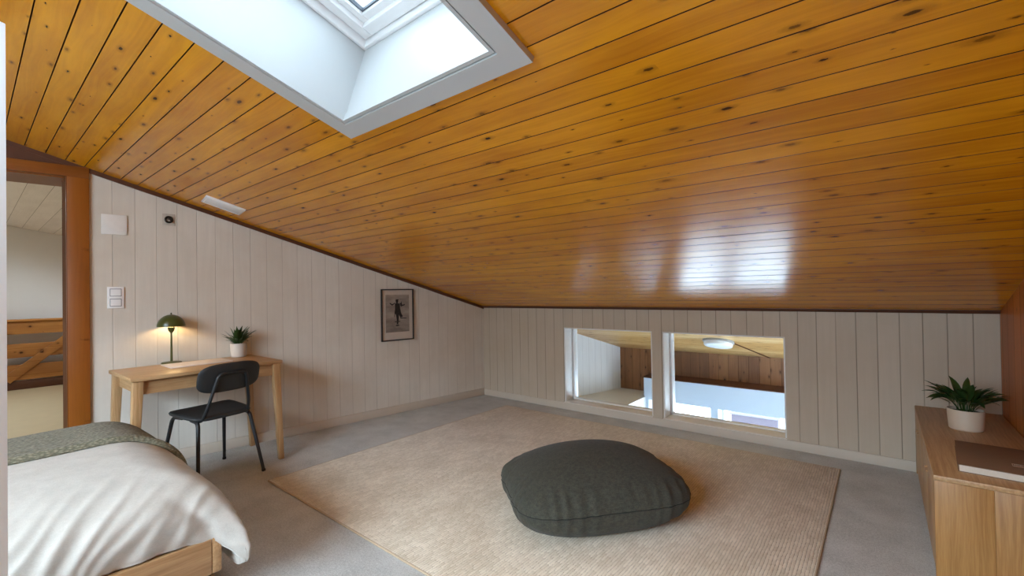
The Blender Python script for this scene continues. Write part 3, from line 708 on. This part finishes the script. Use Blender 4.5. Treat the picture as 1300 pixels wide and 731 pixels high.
bm = B(); box(bm, -0.118, 0.118, -0.195, 0.195, 0.0, 0.009, 0.003)
o = link('desk_pad', bm, M_pad, None, 30, (-3.940, 1.10, DT), (0, 0, math.radians(1.5))); tag(o, 'pale flat desk pad lying on the desk in front of the lamp', 'desk pad')

# ---- chair
CH = empty('desk_chair', (-3.665, 1.105, 0), math.radians(190)); tag(CH, 'charcoal chair with rounded back and tubular legs pushed in at the desk', 'chair')
# local +x is forward (towards the wall)
def seatf():
    bm = B(); n = 44
    def out(t, k):
        c, s = math.cos(t), math.sin(t); p = 2 / 4.5
        x = 0.205 * math.copysign(abs(c) ** p, c); y = 0.205 * math.copysign(abs(s) ** p, s)
        y *= 1.0 + 0.06 * (x / 0.2)
        return x * k, y * k
    def f(i, j):
        t = 2 * PI * i
        ks = [0.0, 0.3, 0.6, 0.85, 0.96, 1.0, 0.985, 0.9, 0.5, 0.0]; zs = [0.462, 0.4625, 0.465, 0.469, 0.467, 0.457, 0.446, 0.440, 0.438, 0.438]
        q = int(round(j * 9)); x, y = out(t, ks[q]); z = zs[q]
        z += 0.010 * (x / 0.2) * (1 if q < 9 else 1) - (0.03 * max(0, (x - 0.14) / 0.065) ** 2 if x > 0.14 else 0)
        return (x, y, z)
    grid(bm, f, n, 10, True); bmesh.ops.remove_doubles(bm, verts=bm.verts[:], dist=1e-5); return bm
link('seat', seatf(), M_seat, CH, 60)
def backf():
    bm = B(); n = 56
    def out(t):
        c, s = math.cos(t), math.sin(t); p = 2 / 3.4
        return 0.205 * math.copysign(abs(c) ** p, c), 0.098 * math.copysign(abs(s) ** p, s)
    def f(i, j):
        t = 2 * PI * i; ks = [0.0, 0.5, 0.85, 0.97, 1.0, 0.97, 0.85, 0.5, 0.0]; ds = [0.011, 0.011, 0.010, 0.006, 0.0, -0.006, -0.010, -0.011, -0.011]
        q = int(round(j * 8)); a, b = out(t); a *= ks[q]; b *= ks[q]
        z = 0.712 + b; x = -0.245 - 0.22 * b + ds[q] + 0.42 * a * a
        return (x, a, z)
    grid(bm, f, n, 9, True); bmesh.ops.remove_doubles(bm, verts=bm.verts[:], dist=1e-5); return bm
link('backrest', backf(), M_seat, CH, 60)
R_ = 0.0125
bm = B(); tube(bm, arc_path([(-0.10, -0.150, 0.432), (-0.175, -0.150, 0.432), (-0.215, -0.135, 0.52), (-0.268, -0.088, 0.742), (-0.268, 0.088, 0.742), (-0.215, 0.135, 0.52), (-0.175, 0.150, 0.432), (-0.10, 0.150, 0.432)], 0.035), 0.0105, 12); link('back_frame', bm, M_black, CH, 60)
bm = B(); tube(bm, [(0.12, -0.155, 0.43), (0.12, 0.155, 0.43)], 0.010, 10); link('cross_tube', bm, M_black, CH, 60)
bm = B(); tube(bm, [(-0.12, -0.155, 0.43), (-0.12, 0.155, 0.43)], 0.010, 10); link('cross_tube', bm, M_black, CH, 60)
for sx, sy in ((1, -1), (1, 1), (-1, -1), (-1, 1)):
    bm = B(); a = Vector((0.06 * sx, 0.158 * sy, 0.430)); b_ = Vector((0.165 * sx, 0.168 * sy, 0.428)); c = Vector((0.255 * sx, 0.215 * sy, 0.0))
    tube(bm, arc_path([a, b_, c], 0.04), [0.0125] * 7 + [0.0105], 12); lg = link('leg', bm, M_black, CH, 60)
    bm = B(); d = (c - b_).normalized(); tube(bm, [c - d * 0.015, c], 0.0128, 12); link('foot_cap', bm, plain('black_rubber', (22, 22, 22), 0.7), lg, 60)

# ---- bed
BX0, BX1, BY0, BY1 = -3.50, -2.085, -1.40, 0.66
BD = empty('bed_frame', ((BX0 + BX1) / 2, (BY0 + BY1) / 2, 0)); tag(BD, 'light oak bed frame standing in the left foreground', 'bed')
bw_, bl = (BX1 - BX0) / 2, (BY1 - BY0) / 2
for s in (-1, 1):
    bm = B(); x = s * bw_; box(bm, min(x, x - s * 0.035), max(x, x - s * 0.035), -bl + 0.036, bl - 0.036, 0.146, 0.285, 0.004); link('side_rail', bm, M_oak_y, BD, 30)
    bm = B(); y = s * bl; box(bm, -bw_ , bw_, min(y, y - s * 0.035), max(y, y - s * 0.035), 0.146, 0.288, 0.006); link('foot_rail' if s > 0 else 'head_rail', bm, M_oak_x, BD, 30)
    for t in (-1, 1):
        bm = B(); x = s * (bw_ - 0.10); y = t * (bl - 0.09); taper_leg(bm, (x, y), (x, y), 0.03, 0.024, 0.15); link('leg', bm, M_oak_z, BD, 30)
bm = B(); box(bm, -bw_ + 0.036, bw_ - 0.036, -bl + 0.036, bl - 0.036, 0.2, 0.22); link('slat_base', bm, M_oak_x, BD)
bm = B(); box(bm, BX0 + 0.06, BX1 - 0.06, BY0 + 0.05, BY1 - 0.05, 0.222, 0.44, 0.05, 4); o = link('mattress', bm, M_white, None, 60); tag(o, 'white mattress under the cream duvet', 'mattress')

def duvet_pt(u, v, lift=0.0):
    """u: 0 near hem .. 1 far hem (towards the door);  v: 0 head end .. 1 foot hem"""
    X0, X1, Y0 = BX1 - 0.018, BX0 - 0.045, 0.725
    top = 0.548
    Lf = 2.75; q = (1 - v) * Lf
    RC = 0.34
    def prof(s, rx, rz, hang):
        L = hang + 1.57 * (rx + rz) / 2
        if s < hang: return 0.0, rz + (hang - s)
        ph = min(1.0, (s - hang) / (L - hang)) * PI / 2
        off = rx * (1 - math.cos(ph)); dr = rz * (1 - math.sin(ph))
        if s > L: off = rx + (s - L)
        return off, dr
    k = 1 - smooth(0.16, 0.52, q)          # the corner lobe hangs past the rail
    hang = 0.058 + 0.13 * k
    W = 1.98 + 0.13 * k; s = u * W
    ca, cb = max(0.0, 1 - s / RC), max(0.0, 1 - q / RC)     # rounded corner of the cloth
    s, q = (s if ca == 0 else RC * (1 - ca * math.sqrt(1 - cb * cb / 2))), (q if cb == 0 else RC * (1 - cb * math.sqrt(1 - ca * ca / 2)))
    offy, df = prof(q, 0.30, 0.22, 0.19); y = Y0 - offy
    near = s < 1.05
    if near: off, dn = prof(s, 0.40, 0.20, hang); x = X0 - off
    else:
        off, dn = prof(W - s, 0.16, 0.16, 0.2); x = X1 + off
        x = min(x, X0 - prof(1.05, 0.40, 0.20, hang)[0])
    p = 2.8; drop = (dn ** p + df ** p) ** (1 / p)
    drop = min(drop, 0.43)
    z = top - drop
    if near:
        low = smooth(0.06, 0.30, dn)
        x += 0.085 * k * low * (1 - 0.35 * smooth(0.30, 0.42, drop)); y += 0.015 * k * low
    return Vector((x, y, z)), dn, df, s, q
def duvet_norm(u, v):
    e = 4e-3
    a = duvet_pt(min(1, u + e), v)[0] - duvet_pt(max(0, u - e), v)[0]; b = duvet_pt(u, min(1, v + e))[0] - duvet_pt(u, max(0, v - e))[0]
    n = b.cross(a)
    return n.normalized() if n.length > 1e-9 else Vector((0, 0, 1))
def wrinkle(u, v):
    p, dn, df, s, q = duvet_pt(u, v)
    near = (1 - smooth(0.08, 0.52, s)) if s < 1.05 else 0
    c = p.y - s * 0.62 + 0.03 * noise.noise(Vector((p.y * 5, s * 4, 9.0)))      # folds run slantwise down the side
    r1 = noise.noise(Vector((c * 10, s * 2.2, 0.0))); r2 = noise.noise(Vector((c * 21, s * 3.5, 4.0)))
    w = near * ((1 - abs(r1) * 2.4) * 0.010 + (1 - abs(r2) * 2) * 0.0045)
    # tuck where the cloth turns the corner of the frame
    cd = abs((q - 0.42) - 0.5 * (s - 0.05)); w -= 0.016 * math.exp(-(cd / 0.035) ** 2) * (1 - smooth(0.05, 0.30, s))
    w += (1 - smooth(0.2, 0.6, q)) * 0.005 * noise.noise(Vector((p.x * 9, q * 4, 2.0)))
    w += 0.006 * noise.noise(Vector((p.x * 2.6, p.y * 2.6, 5.0))) + 0.002 * noise.noise(Vector((p.x * 12, p.y * 5, 1.0)))
    return w
def sheet(f, nu, nv, thick):
    """closed quilted sheet: outer surface f, inner surface offset inwards, edges rounded shut"""
    bm = B(); A = grid(bm, lambda i, j: f(i, j, 0.0), nu, nv); Bq = grid(bm, lambda i, j: f(i, j, -thick), nu, nv)
    rim = [(i, 0) for i in range(nu)] + [(nu - 1, j) for j in range(1, nv)] + [(i, nv - 1) for i in range(nu - 2, -1, -1)] + [(0, j) for j in range(nv - 2, 0, -1)]
    for m in range(len(rim)):
        p, q = rim[m], rim[(m + 1) % len(rim)]
        bm.faces.new((A[p[0]][p[1]], A[q[0]][q[1]], Bq[q[0]][q[1]], Bq[p[0]][p[1]]))
    return bm
def dv_f(i, j, t):
    e = min(i * 40, (1 - i) * 40, (1 - j) * 40, 1.0)          # plump edge
    rr = math.sqrt(max(0.0, 1 - (1 - e) ** 2))
    off = -0.011 + 0.011 * rr if t == 0 else t + 0.011 - 0.011 * rr
    return duvet_pt(i, j)[0] + duvet_norm(i, j) * (wrinkle(i, j) + off)
dv = link('duvet', sheet(dv_f, 190, 230, 0.022), M_duvet, None, 180); tag(dv, 'rumpled cream linen duvet spread over the bed and hanging off its foot', 'duvet')
# blanket over the far half of the bed
def bl_f(i, j, t):
    v = 0.02 + j * 0.958
    edge = 0.010 * noise.noise(Vector((v * 7, 0, 0))) - 0.030 * (1 - v)
    u0 = 0.468
    u = u0 + edge + i * (1 - u0) * 0.97
    lift = 0.013 + 0.015 * math.exp(-((i - 0.03) / 0.03) ** 2)
    if i < 0.02: lift = 0.005 + (lift - 0.005) * (i / 0.02) ** 0.5
    if t < 0: lift = 0.0025
    return duvet_pt(u, v)[0] + duvet_norm(u, v) * (wrinkle(u, v) + lift + 0.003 * noise.noise(Vector((u * 20, v * 14, 3))) * (t == 0))
bk = link('throw_blanket', sheet(bl_f, 110, 170, 0.01), M_blanket, None, 180); tag(bk, 'sage green knitted throw blanket laid along the far side of the bed', 'blanket')

# ---- tall white panel at the left edge of the picture
WD0 = empty('room_divider', (-1.93 + 0.373 * 0.5, 0.069 - 0.373 * 0.866, 0), math.radians(30)); tag(WD0, 'tall narrow white divider panel whose edge shows at the far left of the photo', 'room divider')
bm = B(); box(bm, -0.016, 0.016, 0.12, 0.373, 0.03, 2.04, 0.003); link('panel', bm, plain('bright_white_panel', (244, 245, 246), 0.4, 0.01), WD0, 30)
for k in (0.17, 0.32):
    bm = B(); box(bm, -0.09, 0.09, k - 0.03, k + 0.03, 0.0, 0.03, 0.004); link('foot', bm, M_white, WD0, 30)

# ---- sideboard
SBX0, SBX1, SBY0, SBY1, SBZ = 0.152, XR - 0.004, 2.604, YB - 0.016, 0.45
SB = empty('sideboard', ((SBX0 + SBX1) / 2, (SBY0 + SBY1) / 2, 0)); tag(SB, 'low light oak sideboard along the brown wall at the right', 'sideboard')
sw, sl = (SBX1 - SBX0) / 2, (SBY1 - SBY0) / 2
bm = B(); box(bm, -sw, sw, -sl, sl, SBZ - 0.022, SBZ, 0.003); link('sideboard_top', bm, M_oak_y, SB, 30)
bm = B(); box(bm, -sw + 0.002, sw - 0.226, -sl + 0.001, -sl + 0.022, 0.0, SBZ - 0.0225, 0.001); box(bm, sw - 0.2255, sw, -sl + 0.001, -sl + 0.022, 0.0, SBZ - 0.0225, 0.001); link('side_panel', bm, M_oak_z2, SB, 30)
bm = B(); box(bm, -sw + 0.002, sw, sl - 0.022, sl, 0.0, SBZ - 0.0225, 0.001); link('side_panel', bm, M_oak_z2, SB, 30)
bm = B(); box(bm, -sw + 0.024, sw, -sl + 0.022, sl - 0.022, 0.05, 0.07); box(bm, sw - 0.012, sw, -sl + 0.022, sl - 0.022, 0.05, SBZ - 0.0225); box(bm, -sw + 0.03, -sw + 0.045, -sl + 0.022, sl - 0.022, 0.0, 0.05); link('carcass', bm, M_oak_y, SB)
nd = 4; dw = (2 * sl - 0.048) / nd
for k in range(nd):
    y0 = -sl + 0.024 + k * dw
    bm = B(); box(bm, -sw + 0.002, -sw + 0.021, y0 + 0.0015, y0 + dw - 0.0015, 0.045, SBZ - 0.025, 0.0015); dd = link('door', bm, M_oak_z, SB, 30)
    bm = B(); yk = y0 + (dw - 0.035 if k % 2 == 0 else 0.035); tube(bm, [(-sw + 0.003, yk, 0.36), (-sw - 0.003, yk, 0.36), (-sw - 0.007, yk, 0.36)], [0.0035, 0.0035, 0.006], 14); link('knob', bm, M_oak_z, dd, 40)

# plant and book on it
PR = empty('potted_plant', (0.345, 3.535, SBZ)); tag(PR, 'peace lily type plant with broad dark leaves in a beige pot on the sideboard', 'plant')
pot(PR, 0.077, 0.071, 0.112, M_potbeige)
rn = random.Random(11); bm = B()
for k in range(60):
    az = k * 2.399 + rn.uniform(-.35, .35); q = k / 60
    el = 1.52 - 0.62 * q ** 0.9 + rn.uniform(-.15, .15)
    L = rn.uniform(0.165, 0.225)
    if math.cos(az) > 0.3: L = min(L, 0.19)
    leaf(bm, (0.03 * math.cos(az), 0.03 * math.sin(az), 0.096), az, el, L * (0.95 if q < 0.3 else 1), rn.uniform(0.014, 0.020), rn.uniform(0.7, 1.75), 0.3, 11, 0.34, rn.uniform(-.4, .4))
link('foliage', bm, M_leaf, PR, 60)

BK = empty('book', (0.40, 2.91, SBZ), math.radians(-3.5)); tag(BK, 'thick taupe clothbound book lying on the sideboard', 'book')
bx, by = 0.150, 0.205
bm = B(); box(bm, -bx + 0.004, bx - 0.003, -by + 0.003, by - 0.003, 0.003, 0.029); link('pages', bm, M_paper, BK)
bm = B(); box(bm, -bx, bx, -by, by, 0.029, 0.0325, 0.001); box(bm, -bx, bx, -by, by, 0, 0.003, 0.001); box(bm, bx - 0.003, bx, -by, by, 0.002, 0.03, 0.001); cv = link('cover', bm, M_cover, BK, 30)
bm = B()
def bar(x0, x1, y0, y1): box(bm, x0, x1, y0, y1, 0.0322, 0.0331)
M_lab = plain('faded_lettering', (196, 170, 148), 0.7)
bar(0.018, 0.078, -0.095, -0.0935); bar(0.018, 0.078, -0.061, -0.0595); bar(0.018, 0.0195, -0.095, -0.0595); bar(0.0765, 0.078, -0.095, -0.0595)
for k in range(9):
    x = 0.024 + k * 0.0056
    bar(x, x + 0.0012, -0.076, -0.066); bar(x, x + 0.0038, -0.067, -0.066)
    if k % 2: bar(x + 0.0026, x + 0.0038, -0.076, -0.066)
    if k % 3 == 0: bar(x, x + 0.0038, -0.0715, -0.0707)
for k in range(13): bar(0.024 + k * 0.0038, 0.0265 + k * 0.0038, -0.088, -0.084)
link('title_block', bm, M_lab, cv)

# ---- picture on the left wall
def on_wall(name, u, z, label, cat):
    o = bpy.data.objects.new(name, None); COL.objects.link(o); o.empty_display_size = 0.1
    o.matrix_world = LW_M @ Matrix.Translation((0, u, z)); tag(o, label, cat); return o
PW, PH = 0.187, 0.271
PC = on_wall('framed_picture', 2.935, 1.035, 'black framed monochrome photograph of a figure hanging on the left wall', 'picture')
bm = B()
for q in ((-PW, -PW + 0.011, -PH, PH), (PW - 0.011, PW, -PH, PH), (-PW + 0.011, PW - 0.011, PH - 0.011, PH), (-PW + 0.011, PW - 0.011, -PH, -PH + 0.011)): box(bm, 0.001, 0.026, q[0], q[1], q[2], q[3], 0.0015)
link('picture_frame', bm, M_black, PC, 30)
bm = B(); box(bm, 0.002, 0.010, -PW + 0.008, PW - 0.008, -PH + 0.008, PH - 0.008); link('mount', bm, plain('cream_mount', (206, 196, 184), 0.7, 0.03), PC)
def photo_mat():
    m = NT('old_photograph'); c = m.coord(); x, y, z = m.sep(c)
    n = m.noise(m.comb(0.0, m.mth('MULTIPLY', y, 6.0), m.mth('MULTIPLY', z, 16.0)), 1.0, 5, 0.6)
    g = m.rng(z, -0.16, -0.12, 0.0, 1.0); hz = m.mth('MULTIPLY', m.rng(z, -0.07, -0.03, 1.0, 0.0), 0.35)
    col = m.mix(m.rng(n, 0.3, 0.7), lin((140, 128, 118)), lin((178, 166, 152)))
    col = m.mix(hz, col, lin((96, 86, 78))); m.set(Base_Color=col, Roughness=0.35); return m.m
bm = B(); box(bm, 0.010, 0.0115, -0.137, 0.137, -0.182, 0.212); pt = link('print', bm, photo_mat(), PC)
# generic dark figure gliding on ice, one flat shape per limb in the print
bm = B()
def flat(poly):
    vs_ = [bm.verts.new((0.0119, a, b)) for a, b in poly]; bm.faces.new(vs_)
def disc(cy, cz, ry, rz, n=18): flat([(cy + ry * math.cos(2 * PI * k / n), cz + rz * math.sin(2 * PI * k / n)) for k in range(n)])
disc(-0.006, 0.142, 0.015, 0.019); flat([(-0.026, 0.150), (0.014, 0.152), (0.010, 0.163), (-0.018, 0.162)])
flat([(-0.03, 0.118), (-0.008, 0.126), (0.026, 0.116), (0.030, 0.07), (0.040, 0.02), (0.062, -0.022), (0.030, -0.030), (0.016, 0.0), (0.012, -0.05), (-0.012, -0.05), (-0.020, 0.0), (-0.032, 0.02), (-0.030, 0.07)])
flat([(-0.03, 0.118), (-0.062, 0.098), (-0.092, 0.120), (-0.088, 0.128), (-0.062, 0.113), (-0.028, 0.128)])
flat([(0.026, 0.116), (0.052, 0.09), (0.088, 0.10), (0.086, 0.110), (0.056, 0.104), (0.03, 0.126)])
flat([(0.030, 0.10), (0.046, 0.145), (0.054, 0.10), (0.046, 0.08)])
flat([(-0.032, 0.05), (-0.040, -0.02), (-0.034, -0.025), (-0.024, 0.04)])
flat([(0.03, -0.030), (0.105, -0.036), (0.105, -0.044), (0.03, -0.042)])
flat([(-0.012, -0.05), (0.012, -0.05), (0.006, -0.10), (-0.012, -0.10)])
flat([(-0.035, -0.068), (0.03, -0.066), (0.028, -0.074), (-0.034, -0.076)])
disc(-0.003, -0.112, 0.022, 0.007)
link('figure_silhouette', bm, plain('photograph_black', (34, 28, 26), 0.4), pt)
bm = B(); box(bm, 0.014, 0.016, -PW + 0.009, PW - 0.009, -PH + 0.009, PH - 0.009); link('glazing', bm, glass_mat('picture_glass', (1, 1, 1), 0.05), PC)

# ---- switches, cover plate, bare wire outlet, vent
SWT = on_wall('light_switch', 0.699, 1.26, 'white double rocker light switch on the wall left of the lamp', 'switch')
bm = B(); box(bm, 0, 0.010, -0.046, 0.046, -0.078, 0.078, 0.003); link('switch_plate', bm, M_pvc, SWT, 30)
bm = B()
for z in (-0.036, 0.036): box(bm, 0.0095, 0.0108, -0.032, 0.032, z - 0.0275, z + 0.0275)
link('rocker_gap', bm, M_rubber, SWT)
for z in (-0.036, 0.036):
    bm = B(); prism(bm, [(0.009, z - 0.024), (0.019, z - 0.024), (0.0125, z + 0.024), (0.009, z + 0.024)], 1, -0.029, 0.029, 0.0015); link('rocker', bm, M_pvc, SWT, 30)
bm = B(); box(bm, 0, 0.012, -0.070, 0.070, -0.072, 0.072, 0.004)
o = link('cover_plate', bm, M_white, None, 30); o.matrix_world = LW_M @ Matrix.Translation((0, 0.694, 1.786)); tag(o, 'blank white square cover plate high on the wall near the doorway', 'cover plate')
OB = on_wall('wall_outlet', 1.008, 1.852, 'small dark round cable outlet high on the wall under the ceiling', 'outlet')
bm = B(); box(bm, 0, 0.004, -0.040, 0.040, -0.045, 0.045, 0.001); link('outlet_plate', bm, plain('grubby_plate', (186, 176, 164), 0.6, 0.2, 30), OB, 30)
def xl(prof, seg=24):
    b = B(); lathe(b, prof, seg=seg); bmesh.ops.rotate(b, verts=b.verts[:], cent=(0, 0, 0), matrix=Matrix.Rotation(PI / 2, 3, 'Y')); return b
link('ring', xl([(0.012, 0.003), (0.028, 0.003), (0.028, 0.012), (0.022, 0.016), (0.014, 0.012), (0.012, 0.003)]), M_steel, OB, 40)
link('hook', (lambda b: tube(b, arc_path([(0.004, 0, 0.004), (0.03, 0.0, 0.006), (0.034, 0.012, -0.012), (0.02, 0.016, -0.02)], 0.01), 0.0045, 8))(B()), M_steel, OB, 60)
# ceiling vent, in roof coordinates, parallel to the left wall
VN = empty('ceiling_vent'); tag(VN, 'narrow white ventilation cover on the pine ceiling beside the left wall', 'vent')
VN.matrix_world = ROOF_M @ Matrix.Translation((-3.855, vy(1.254), 0)) @ Matrix.Rotation(math.atan2(0.135, 1.0), 4, 'Z')
bm = B(); box(bm, -0.098, 0.098, -0.132, 0.132, -0.012, 0.004, 0.003); link('vent_cover', bm, M_pvc, VN, 30)
bm = B(); ring(bm, -0.088, 0.088, -0.122, 0.122, 0.006, -0.0135, -0.011); link('vent_rim', bm, M_white, VN)

# ---- round lamp on the eaves ceiling, with its cable
CL = empty('ceiling_lamp'); tag(CL, 'round white flush ceiling lamp seen through the right low window', 'lamp')
CL.matrix_world = ROOF_M @ Matrix.Translation((-1.445, vy(5.42), 0))
bm = B(); lathe(bm, [(0, 0.002), (0.165, 0.002), (0.165, -0.022), (0.155, -0.026), (0, -0.026)]); link('lamp_base', bm, plain('grey_lamp_ring', (168, 170, 172), 0.4), CL, 40)
bm = B(); lathe(bm, [(0, -0.072), (0.11, -0.070), (0.140, -0.064), (0.150, -0.054), (0.152, -0.024), (0, -0.024)]); link('diffuser', bm, plain('opal_diffuser', (236, 238, 240), 0.3, 0.01), CL, 50)
bm = B(); tube(bm, [(-1.30, vy(5.50), -0.006), (-1.2, vy(5.85), -0.007), (-1.08, vy(6.27), -0.008)], 0.006, 8)
o = link('lamp_cable', bm, M_darktrim, None, 60); o.matrix_world = ROOF_M; tag(o, 'thin brown cable running along the ceiling from the round lamp', 'cable')
